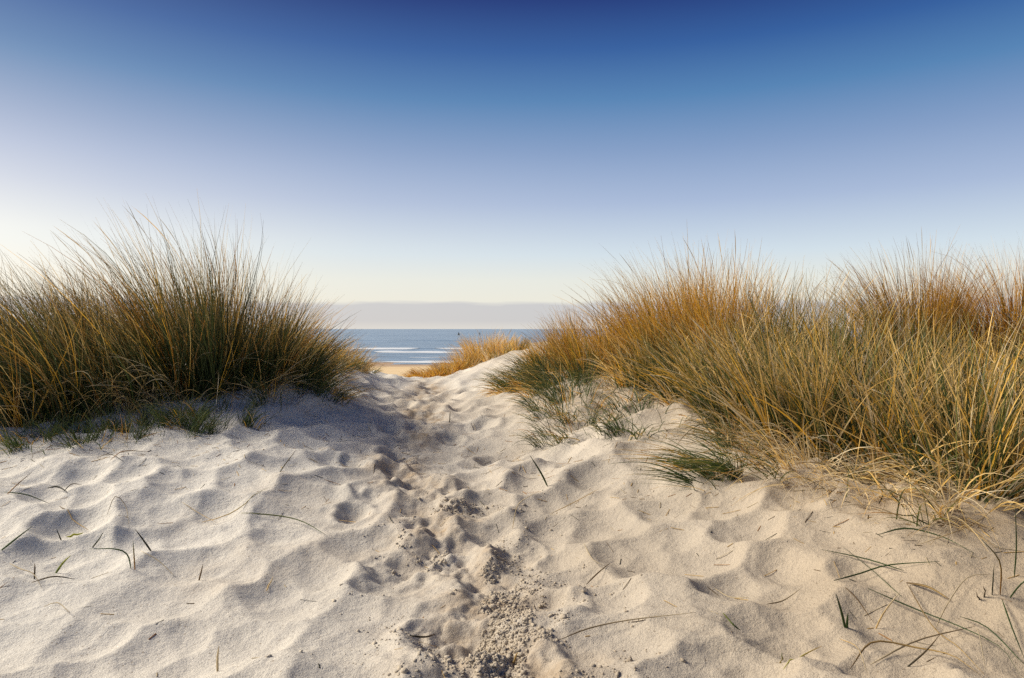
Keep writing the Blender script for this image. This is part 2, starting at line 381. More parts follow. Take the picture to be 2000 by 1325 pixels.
# ------------------------------------------------------------------ buoys far out
def lathe(name, prof, mat, parent, seg=12, off=(0, 0, 0)):
    p = np.array(prof, float); a = np.arange(seg) * 2 * math.pi / seg
    co = np.stack([p[:, None, 0] * np.cos(a), p[:, None, 0] * np.sin(a), np.repeat(p[:, 1:2], seg, 1)], -1).reshape(-1, 3) + np.array(off)
    i = np.arange(len(p) * seg).reshape(len(p), seg); j = np.roll(i, -1, 1)
    q = np.stack([i[:-1], j[:-1], j[1:], i[1:]], -1).reshape(-1, 4)
    return mesh_obj(name, co, q, mat, parent)
def bars(name, segs, r, mat, parent):
    co, q = [], []
    for a, b in segs:
        a, b = Vector(a), Vector(b); d = (b - a).normalized(); s = d.orthogonal().normalized(); t = d.cross(s); k = len(co)
        for e in (a, b):
            for sx_, sy_ in ((1, 1), (-1, 1), (-1, -1), (1, -1)): co.append(e + s * r * sx_ + t * r * sy_)
        q += [(k, k + 1, k + 5, k + 4), (k + 1, k + 2, k + 6, k + 5), (k + 2, k + 3, k + 7, k + 6), (k + 3, k, k + 4, k + 7)]
    return mesh_obj(name, co, q, mat, parent, smooth=False)
M_BG = plain_mat('dark_green_paint', (0.012, 0.040, 0.045), 0.5); M_BK = plain_mat('dark_brown_paint', (0.045, 0.035, 0.025), 0.6)
def buoy(label, px, py, scale, mat):
    d = FPX * (CAM_Z - SEA) / (py - 643)
    t = empty('navigation_buoy', ((px - 1000) / FPX * d, d, SEA)); t.scale = (scale,) * 3
    lathe('float', [(0.02, -0.4), (1.0, -0.35), (1.15, 0.0), (1.15, 0.45), (0.95, 0.62), (0.02, 0.66)], mat, t)
    b = bars('tower_frame', [((0.6 * math.cos(k), 0.6 * math.sin(k), 0.6), (0.28 * math.cos(k), 0.28 * math.sin(k), 2.3)) for k in (0.5, 2.07, 3.64, 5.21)], 0.09, mat, t); b['kind'] = 'stuff'
    lathe('daymark', [(0.02, 0.9), (0.55, 0.95), (0.36, 2.1), (0.02, 2.15)], mat, t)
    lathe('top_mark', [(0.02, 2.3), (0.42, 2.35), (0.02, 3.1)], mat, t)
    return tag(t, label, 'buoy', 'buoys out at sea')
buoy('dark green buoy floating alone on open water, left one of two', 896, 655, 1.0, M_BG)
buoy('tiny brown buoy just above the golden grass on the crest', 937, 653.5, 0.8, M_BK)

# ------------------------------------------------------------------ marram grass
rng = np.random.default_rng(4)
PAL = {'green': (0.074, 0.096, 0.024), 'deep': (0.032, 0.050, 0.017), 'blue': (0.070, 0.110, 0.050), 'lime': (0.17, 0.18, 0.03),  # dark leaf bases, with shade between clumps painted into deep and green
       'straw': (0.66, 0.46, 0.17), 'gold': (0.70, 0.40, 0.045), 'rust': (0.42, 0.195, 0.035), 'bone': (0.56, 0.47, 0.31), 'umber': (0.14, 0.085, 0.035)}
PAL = {k: np.array(v) for k, v in PAL.items()}
def blades(name, parent, cx, cy, rx, ry, n, Lm, lean, spread, droop, base_c, tip_c, tipstart, wid, seg=8, flat=0.0, lo=0.45, spike=False):
    ang = rng.uniform(0, 2 * math.pi, n); rr = np.sqrt(rng.uniform(0, 1, n))
    # stems stand in bunches
    nb = max(3, n // 26); ba = rng.uniform(0, 2 * math.pi, nb); br = np.sqrt(rng.uniform(0, 1, nb)); bi = rng.integers(0, nb, n)
    mixb = rng.uniform(0, 1, n) < 0.75
    ox = np.where(mixb, br[bi] * np.cos(ba[bi]) + 0.07 * rng.normal(size=n), rr * np.cos(ang)); oy = np.where(mixb, br[bi] * np.sin(ba[bi]) + 0.07 * rng.normal(size=n), rr * np.sin(ang))
    bx_, by_ = cx + ox * rx, cy + oy * ry
    ro = np.clip(np.hypot(ox, oy), 0, 1.2); az_ = np.arctan2(oy, ox) + rng.normal(0, 0.7, n)
    th = spread * (0.15 + 0.85 * ro) * rng.uniform(0.4, 1.15, n) + flat * rng.uniform(0.7, 1.1, n) + np.abs(rng.normal(0, 0.13, n))
    d0 = np.c_[np.sin(th) * np.cos(az_), np.sin(th) * np.sin(az_), np.cos(th)]
    d0[:, :2] += np.array(lean) * rng.uniform(0.3, 1.1, n)[:, None] * 0.5
    outw = np.c_[np.cos(az_), np.sin(az_)]
    dr = droop * np.abs(rng.normal(1, 0.55, n))
    bend = np.c_[outw * (0.5 * dr)[:, None] + np.array(lean) * rng.uniform(0.6, 2.6, n)[:, None], -0.9 * dr]
    wild = rng.uniform(0, 1, n) < 0.05; dr = np.where(wild, dr * 2.2 + 0.25, dr); bend[:, 2] = -0.9 * dr
    bend[:, :2] += rng.normal(0, 0.16, (n, 2))
    ln = 1.08 * Lm * (lo + (1 - lo) * rng.beta(1.9, 1.7, n)); ln = ln * (1 - 0.22 * ro) * np.where(wild, 1.05, 1.0)
    P = np.zeros((n, seg + 1, 3)); T = np.zeros((n, seg + 1, 3))
    P[:, 0] = np.c_[bx_, by_, macro(bx_, by_) - 0.015]
    for i in range(seg + 1):
        t = i / seg
        dd = d0 + bend * (t ** 1.6)
        T[:, i] = dd / np.linalg.norm(dd, axis=1, keepdims=True)
        if i: P[:, i] = P[:, i - 1] + 0.5 * (T[:, i] + T[:, i - 1]) * (ln / seg)[:, None]
    gz = macro(P[..., 0], P[..., 1]) + 0.012
    lift = np.where(np.arange(seg + 1) > 1, gz, -9); P[..., 2] = np.maximum(P[..., 2], lift + 0.02 * rng.uniform(0, 1, (n, 1)))
    sv = rng.normal(size=(n, 3)); sv[:, 2] *= 0.3; tw = rng.normal(0, 0.6, n)
    t = np.linspace(0, 1, seg + 1)[None, :, None]
    side = np.cross(T, sv[:, None, :]); side /= np.linalg.norm(side, axis=2, keepdims=True) + 1e-9
    nrm = np.cross(T, side); side = side * np.cos(tw[:, None, None] * t) + nrm * np.sin(tw[:, None, None] * t)
    wv = (wid * rng.uniform(0.5, 1.45, n))[:, None, None] * (1 - 0.88 * t ** 1.7) * 0.5
    if spike: wv = wv * 0 + 0.5 * wid * (0.42 + 0.9 * np.exp(-((t - 0.88) / 0.07) ** 2)) * np.clip((1 - t) / 0.06, 0.1, 1)
    co = np.stack([P - side * wv, P + side * wv], 2).reshape(-1, 3)
    k = np.arange(n)[:, None] * (seg + 1) * 2 + np.arange(seg)[None, :] * 2
    q = np.stack([k, k + 1, k + 3, k + 2], -1).reshape(-1, 4)
    bc = np.stack([PAL[c] for c in base_c]); tcz = np.stack([PAL[c] for c in tip_c])
    B = bc[rng.integers(0, len(bc), n)] * rng.uniform(0.75, 1.3, (n, 1)); C = tcz[rng.integers(0, len(tcz), n)] * rng.uniform(0.75, 1.25, (n, 1))
    pk = rng.uniform(0.85, 1.25); B, C = B * pk, C * pk
    ts = tipstart + rng.normal(0, 0.16, n)
    f = np.clip((t - ts[:, None, None]) / 0.5, 0, 1)
    tint = np.repeat((B[:, None] * (1 - f) + C[:, None] * f), 2, axis=1).reshape(n, seg + 1, 2, 3) if False else np.repeat((B[:, None] * (1 - f) + C[:, None] * f)[:, :, None, :], 2, axis=2)
    o = parent.location
    ob = mesh_obj(name, co - np.array(o), q, M_BLADE, parent, tint=tint.reshape(-1, 3)); ob['kind'] = 'stuff'
    return ob

def tussock(label, group, px, d, rx, ry, n, Lm, lean=(0, 0), spread=0.45, droop=0.3, dry=0.4, green=('green', 'deep'), tip=('straw', 'rust'),
            drys=('straw', 'gold', 'rust'), tipstart=0.45, wid=0.006, flat=0.0, thatch=0.15, name='grass_tussock', lo=0.45):
    x, y = (px - 1000) / FPX * d, d
    t = empty(name, (x, y, float(macro(np.array([x]), np.array([y]))[0])))
    bpy.context.view_layer.update()
    blades('green_blades', t, x, y, rx, ry, int(n * (1 - dry)), Lm, lean, spread, droop, green, tip, tipstart, wid, flat=flat, lo=lo)
    if dry > 0:
        blades('dry_blades', t, x, y, rx, ry, int(n * dry), Lm * 1.04, lean, spread * 1.25, droop * 1.4, drys, drys, 0.4, wid * 1.0, flat=flat, lo=lo)
    if thatch > 0:
        blades('dead_thatch', t, x, y, rx * 1.15, ry * 1.15, int(n * thatch), Lm * 0.6, (lean[0] * 0.4, lean[1] * 0.4 - 0.12), spread * 2.0, 1.3, ('bone', 'straw', 'umber'), ('bone', 'straw'), 0.4, wid * 0.75, lo=0.35)
    if name == 'grass_tussock' and n >= 500:
        blades('seed_spikes', t, x, y, rx, ry, max(5, int(n * 0.012)), Lm * 1.08, (lean[0] * 1.2, lean[1]), spread * 1.2, droop * 0.8, ('straw', 'umber'), ('straw', 'bone', 'gold'), 0.3, wid * 0.72, seg=14, lo=0.72, spike=True)
    return tag(t, label, 'grass tussock', group)

LG, RG, FG = 'marram tussocks on the left bank', 'marram tussocks on the right bank', 'golden tussocks on the seaward crest'
LK = dict(green=('green', 'deep', 'deep'), tip=('straw', 'umber', 'rust', 'straw'), dry=0.14, tipstart=0.58, wid=0.0064, lo=0.32)
tussock('tall dark tussock cut by the left edge of the photo', LG, 20, 5.05, 0.50, 0.35, 1000, 1.42, (-0.52, 0), 0.35, 0.22, **LK)
tussock('tall tussock leaning left, second from the left edge', LG, 125, 5.2, 0.45, 0.38, 950, 1.42, (-0.52, 0), 0.35, 0.22, **LK)
tussock('wind swept tussock in the dip left of the tallest tussock', LG, 225, 5.35, 0.40, 0.38, 850, 1.08, (-0.5, 0), 0.38, 0.25, **LK)
tussock('tallest brown tipped tussock on the left bank', LG, 365, 5.6, 0.42, 0.40, 1300, 1.64, (-0.26, 0), 0.40, 0.18, **LK)
tussock('dense tussock just right of the tallest one on the left bank', LG, 450, 5.9, 0.44, 0.40, 1000, 1.2, (-0.08, 0), 0.50, 0.20, **LK)
tussock('dark tussock fanning out to the right over the path', LG, 525, 6.1, 0.40, 0.38, 900, 0.92, (0.14, 0), 0.75, 0.28, **LK)
tussock('low green tussock sagging over the left sand slope', LG, 575, 6.4, 0.34, 0.36, 480, 0.72, (0.42, -0.05), 0.8, 0.6, green=('green', 'deep', 'blue'), tip=('green', 'straw'), dry=0.15, tipstart=0.6)
tussock('tussock in the back row behind the left edge clumps', LG, 90, 6.9, 0.8, 0.45, 800, 1.15, (-0.4, 0), 0.4, 0.25, **LK)
tussock('back row tussock behind the dip in the left bank', LG, 290, 7.1, 0.7, 0.45, 700, 1.0, (-0.35, 0), 0.4, 0.25, **LK)
tussock('back row tussock behind the dense left bank clump', LG, 470, 7.3, 0.7, 0.45, 700, 0.95, (-0.05, 0), 0.5, 0.25, **LK)
tussock('golden brown tussock at the shoulder of the left bank', LG, 590, 8.4, 0.6, 0.5, 600, 0.55, (0.05, 0), 0.6, 0.3, dry=0.55, tip=('gold', 'straw'), wid=0.006)
tussock('small golden tussock against the sea on the left of the gap', LG, 652, 9.6, 0.40, 0.40, 520, 0.56, (0.05, 0), 0.6, 0.35, dry=0.5, tip=('gold', 'straw'), wid=0.007)
tussock('low dark green tuft trailing down left side of the gap', LG, 690, 10.2, 0.32, 0.35, 380, 0.34, (0.3, -0.1), 0.9, 0.5, dry=0.2, green=('deep', 'blue'), tip=('green', 'straw'), wid=0.007)
tussock('tussock farthest left on the bank, beyond the edge clump', LG, -170, 5.9, 0.6, 0.4, 800, 1.3, (-0.4, 0), 0.4, 0.25, **LK)

RK = dict(green=('green', 'deep', 'lime'), tip=('gold', 'straw', 'gold', 'rust'), drys=('gold', 'straw', 'gold', 'rust'), dry=0.48, tipstart=0.32, lo=0.32)
RD = dict(green=('green', 'deep', 'deep'), tip=('straw', 'gold', 'green'), dry=0.30, tipstart=0.55, drys=('straw', 'gold', 'bone'), lo=0.32)
RF = dict(green=('deep', 'green', 'deep'), tip=('straw', 'gold', 'lime', 'straw', 'green'), dry=0.36, tipstart=0.50, lo=0.3, drys=('straw', 'gold', 'straw', 'bone'))
tussock('small golden tussock nearest the sea on the right bank', RG, 1072, 8.9, 0.22, 0.3, 420, 0.62, (-0.12, 0), 0.55, 0.25, wid=0.0075, **RK)
tussock('narrow rust coloured tussock standing up on the right bank edge', RG, 1108, 8.4, 0.16, 0.25, 380, 0.85, (-0.2, 0), 0.3, 0.15, wid=0.006, green=('green',), tip=('rust', 'gold'), dry=0.65, tipstart=0.2)
tussock('bright yellow tussock catching the sun above green tufts', RG, 1180, 7.6, 0.42, 0.4, 850, 0.98, (-0.16, 0), 0.4, 0.2, wid=0.007, **RK)
tussock('golden tussock left of the tallest right bank clump', RG, 1255, 7.2, 0.42, 0.4, 850, 1.05, (-0.16, 0), 0.4, 0.2, wid=0.0068, **RK)
tussock('tallest golden tussock on the right bank', RG, 1335, 7.0, 0.46, 0.4, 1150, 1.5, (-0.16, 0), 0.36, 0.18, wid=0.0068, **RK)
tussock('brown golden tussock just right of the tallest right clump', RG, 1425, 6.7, 0.46, 0.4, 1050, 1.3, (-0.06, 0), 0.42, 0.2, wid=0.0066, **RK)
tussock('dark cored tussock in the middle of the right bank', RG, 1515, 6.3, 0.45, 0.4, 1000, 1.2, (-0.02, 0), 0.45, 0.25, **RD)
tussock('loose straw tussock with long bent blades against the sky', RG, 1625, 5.7, 0.38, 0.36, 620, 1.15, (-0.22, 0), 0.5, 0.3, **RD)
tussock('thin straw tussock leaning left before the dark crest clump', RG, 1735, 5.2, 0.36, 0.36, 600, 1.05, (-0.22, 0), 0.5, 0.3, **RD)
tussock('rust brown clump on the crest behind the right bank', RG, 1775, 7.0, 0.36, 0.36, 1400, 1.40, (-0.16, 0), 0.36, 0.2, green=('deep', 'deep'), tip=('rust', 'gold'), dry=0.5, drys=('rust', 'gold', 'rust'), wid=0.0056)
tussock('dark rust clump at the right edge near the horizon', RG, 1975, 7.0, 0.34, 0.36, 1400, 1.38, (-0.08, 0), 0.40, 0.3, green=('deep', 'deep'), tip=('rust', 'rust', 'gold'), dry=0.5, drys=('rust', 'gold', 'rust'), wid=0.0056)
tussock('straw tussock between the two rust clumps', RG, 1870, 5.2, 0.45, 0.35, 600, 0.80, (-0.2, 0), 0.5, 0.3, **RD)
tussock('shady tussock behind the bare sand hollow', RG, 1290, 6.3, 0.42, 0.33, 650, 0.72, (0, 0), 0.75, 0.45, wid=0.0078, **RF)
tussock('wide green and straw tussock leaning over the hollow', RG, 1400, 5.6, 0.40, 0.33, 700, 1.0, (-0.12, 0), 0.6, 0.32, wid=0.0078, **RF)
tussock('green tussock above the flattened tuft', RG, 1480, 4.7, 0.34, 0.30, 660, 1.0, (-0.15, 0), 0.6, 0.32, wid=0.0078, **RF)
tussock('straw and green tussock in the front row, third from the right edge', RG, 1590, 4.2, 0.34, 0.28, 680, 1.12, (-0.06, 0), 0.5, 0.25, wid=0.0078, **RF)
tussock('tall blade tussock in front row with curved pale strands', RG, 1715, 3.85, 0.30, 0.28, 620, 1.02, (-0.05, 0), 0.48, 0.25, wid=0.0075, **RF)
tussock('large yellow green tussock fanning out beside the right edge', RG, 1885, 3.3, 0.26, 0.26, 640, 1.0, (0.03, 0), 0.6, 0.25, wid=0.0068, **RF)
tussock('dark tussock cut by the right edge of the photo', RG, 2030, 3.3, 0.30, 0.28, 560, 0.95, (0.1, -0.03), 0.65, 0.35, wid=0.0068, **RF)

tussock('tussock farthest right on the bank, beyond the right edge', RG, 2200, 4.3, 0.36, 0.3, 650, 1.0, (-0.05, 0), 0.6, 0.3, wid=0.0075, **RF)
tussock('tussock behind the right edge, half cut off by the frame', RG, 2160, 5.4, 0.36, 0.35, 600, 0.8, (-0.1, 0), 0.5, 0.3, **RD)

TG = 'low green tufts along the path'
GK = dict(green=('green', 'blue', 'deep'), tip=('green', 'lime', 'straw'), dry=0.14, tipstart=0.55, name='grass_tuft', thatch=0.12, lo=0.4)
tussock('bushy green tuft at the foot of the small golden tussock', TG, 1055, 8.3, 0.50, 0.5, 1250, 0.58, (-0.40, -0.15), 0.9, 0.7, wid=0.0058, **GK)
tussock('dark green tuft lying left towards the path', TG, 1105, 7.2, 0.42, 0.45, 800, 0.58, (-0.45, -0.15), 0.8, 0.8, wid=0.0055, **GK)
tussock('loose green tuft hanging down the right path edge', TG, 1100, 6.1, 0.36, 0.38, 380, 0.48, (-0.35, -0.25), 0.8, 0.8, wid=0.005, **GK)
tussock('sparse green tuft below the hanging tuft', TG, 1120, 5.4, 0.30, 0.28, 180, 0.42, (-0.30, -0.25), 0.8, 0.8, wid=0.0046, **GK)
tussock('flattened green tuft combed to the left on bare sand', TG, 1410, 4.05, 0.30, 0.16, 190, 0.60, (-1.7, -0.12), 0.35, 0.75, wid=0.0055, flat=0.45, **GK)
tussock('thin flattened tuft in front of the combed green tuft', TG, 1400, 3.85, 0.16, 0.10, 90, 0.52, (-1.7, -0.05), 0.35, 0.75, wid=0.0052, flat=0.5, **GK)
tussock('green tuft spilling onto the left side of the path', TG, 625, 6.0, 0.26, 0.22, 380, 0.50, (0.55, -0.2), 0.9, 0.8, wid=0.0048, **GK)
tussock('thin green tuft in front of the left bank mound', TG, 530, 5.5, 0.32, 0.18, 160, 0.40, (0.1, -0.2), 0.9, 0.7, wid=0.0046, **GK)
EK = dict(green=('green', 'blue', 'green'), tip=('green', 'umber', 'lime'), dry=0.08, tipstart=0.6, name='grass_tuft', thatch=0.06, lo=0.3)
for lb, px_, d_, n_, Lx in (('short sparse shoots at the left edge below the tall clumps', 30, 4.4, 330, 0.26), ('short sparse shoots below the second left tussock', 130, 4.45, 330, 0.24),
                            ('short sparse shoots below the dip in the left bank', 230, 4.55, 330, 0.28), ('short sparse shoots in front of the tallest left tussock', 330, 4.65, 330, 0.30),
                            ('short sparse shoots on the bank front right of the tallest tussock', 430, 4.9, 330, 0.32)):
    tussock(lb, 'sparse shoots in front of the left bank', px_, d_ + 0.12, 0.32, 0.36, n_, Lx, (0.0, -0.12), 0.75, 0.4, wid=0.0046, **EK)
for lb, px_, d_, n_, Lx in (('pale dead strands drooping below the green tussock', 1470, 4.4, 220, 0.6), ('pale dead strands drooping over sand below the front row', 1610, 3.75, 260, 0.6),
                            ('tangle of bleached strands under the curved blade tussock', 1750, 3.4, 180, 0.6), ('tangle of bleached strands at the foot of yellow green tussock', 1880, 3.05, 130, 0.6)):
    tussock(lb, 'bleached strands at the foot of the right bank', px_, d_, 0.32, 0.16, n_, Lx, (0.05, -0.25), 1.0, 1.0, wid=0.0052, dry=0.75, drys=('bone', 'straw', 'bone'), thatch=0.4, name='dead_grass_tuft')
tussock('shrubby green tuft in the hollow under dark grass', TG, 1230, 6.4, 0.45, 0.3, 300, 0.36, (-0.1, -0.2), 0.9, 0.7, wid=0.005, **GK)
tussock('scattered thin blades on bare sand of the right hollow', TG, 1250, 5.3, 0.60, 0.6, 300, 0.36, (-0.3, -0.2), 0.9, 0.8, wid=0.0056, **GK)

FK = dict(green=('green', 'lime'), tip=('gold', 'straw'), dry=0.6, tipstart=0.15, wid=0.009, drys=('gold', 'straw', 'bone'))
tussock('brightest golden tussock standing up on the seaward crest', FG, 936, 13.6, 0.42, 0.4, 620, 0.72, (-0.15, 0), 0.5, 0.25, **FK)
tussock('pale straw tussock right of the brightest crest tussock', FG, 978, 13.0, 0.35, 0.35, 420, 0.50, (-0.05, 0), 0.5, 0.25, **FK)
tussock('small dark tuft on the sand crest beside the right bank', FG, 1008, 12.0, 0.16, 0.2, 150, 0.42, (0, 0), 0.4, 0.2, green=('deep', 'green'), tip=('green', 'straw'), dry=0.3, wid=0.008)
tussock('green gold tussock sloping down behind the sand crest', FG, 898, 13.2, 0.42, 0.4, 600, 0.52, (-0.25, 0), 0.7, 0.35, **FK)
tussock('orange tussock low on the slope towards the beach', FG, 862, 12.8, 0.42, 0.4, 600, 0.48, (-0.3, 0), 0.8, 0.4, green=('green', 'lime'), tip=('rust', 'gold'), dry=0.6, tipstart=0.1, wid=0.009, drys=('rust', 'gold'))
tussock('lowest orange green tuft beside the strip of beach', FG, 828, 12.4, 0.30, 0.35, 380, 0.36, (-0.4, 0), 0.9, 0.5, green=('green', 'deep'), tip=('rust', 'gold'), dry=0.5, tipstart=0.1, wid=0.009, drys=('rust', 'gold'))

# ------------------------------------------------------------------ single blades, straws and shoots on the sand
def Hs(x, y): return float(H(np.array([x]), np.array([y]))[0])
def stalk(name, label, cat, pts, col, wid=0.005, mode='lie', parent=None, group=None, rise=0.012):
    P = []
    if mode == 'up':                           # rooted at the first point, rising in the plane of its root
        x0, d0 = ray(*pts[0]); z0 = Hs(x0, d0); sy0 = 643 + (CAM_Z - z0) / d0 * FPX
        for i, (a, b) in enumerate(pts):
            P.append(((a - 1000) / FPX * d0, d0 - 0.02 * i, z0 + (pts[0][1] - b) / FPX * d0 - (0.015 if i == 0 else 0)))
    else:
        for i, (a, b) in enumerate(pts):
            x0, d0 = ray(a, b); mid = 0 < i < len(pts) - 1
            P.append((x0, d0, Hs(x0, d0) + (rise * (2.0 if mid else 1.0) if mode == 'lie' else 0)))
    P = np.array(P); m = len(P)
    s = np.r_[0, np.cumsum(np.linalg.norm(np.diff(P, axis=0), axis=1))]; ns = max(6, min(14, 4 * (m - 1)))
    ts = np.linspace(0, s[-1], ns)
    if m > 2:                                  # soften the corners
        E = np.vstack([2 * P[0] - P[1], P, 2 * P[-1] - P[-2]]); Q = []
        for tt in ts:
            k = min(np.searchsorted(s, tt, side='right') - 1, m - 2); f = (tt - s[k]) / (s[k + 1] - s[k])
            a, b, c, d = E[k], E[k + 1], E[k + 2], E[k + 3]
            Q.append(0.5 * (2 * b + (c - a) * f + (2 * a - 5 * b + 4 * c - d) * f * f + (3 * b - a - 3 * c + d) * f ** 3))
        Q = np.array(Q)
    else:
        Q = P[0] + (P[1] - P[0]) * (ts / s[-1])[:, None]
        Q[1:-1] += rng.normal(0, 0.0025, (ns - 2, 3))
    if mode == 'lie': Q[:, 2] = np.maximum(Q[:, 2], H(Q[:, 0], Q[:, 1]) + 0.003)
    T = np.gradient(Q, axis=0); T /= np.linalg.norm(T, axis=1, keepdims=True)
    up = np.array([0.2, -0.9, 0.35]); sd = np.cross(T, up); sd /= np.linalg.norm(sd, axis=1, keepdims=True); nn = np.cross(sd, T)
    t = np.linspace(0, 1, ns); wv = wid * (0.35 + 0.65 * np.minimum(1, t * 5)) * (1 - 0.8 * t ** 3) * 0.5
    co = np.stack([Q + sd * wv[:, None], Q + nn * wv[:, None] * 0.55, Q - sd * wv[:, None], Q - nn * wv[:, None] * 0.35], 1)
    i = np.arange(ns * 4).reshape(ns, 4); j = np.roll(i, -1, 1)
    q = np.stack([i[:-1], j[:-1], j[1:], i[1:]], -1).reshape(-1, 4)
    q = np.vstack([q, i[0][::-1], i[-1]])
    c = PAL[col[0]] * (1 - t[:, None]) + PAL[col[1]] * t[:, None]
    o0 = np.array(parent.location) if parent else P[0]
    ob = mesh_obj(name, (co - o0).reshape(-1, 3), q, M_BLADE, parent, tint=np.repeat(c, 4, 0))
    if parent is None:
        ob.location = P[0]; tag(ob, label, cat, group)
    return ob
PAL['dark'] = np.array((0.030, 0.032, 0.018)); PAL['leaf'] = np.array((0.050, 0.105, 0.022)); PAL['yel'] = np.array((0.42, 0.42, 0.05))
def plant(name, label, cat, root, blades_, group=None):
    x0, d0 = ray(*root); t = empty(name, (x0, d0, Hs(x0, d0)))
    bpy.context.view_layer.update()
    for pts, col, wd, mode in blades_: stalk('blade', None, None, pts, col, wd, mode, parent=t)
    return tag(t, label, cat, group)
GL, GR = 'loose blades on the left foreground sand', 'loose blades on the right foreground sand'
up, lie = 'up', 'lie'
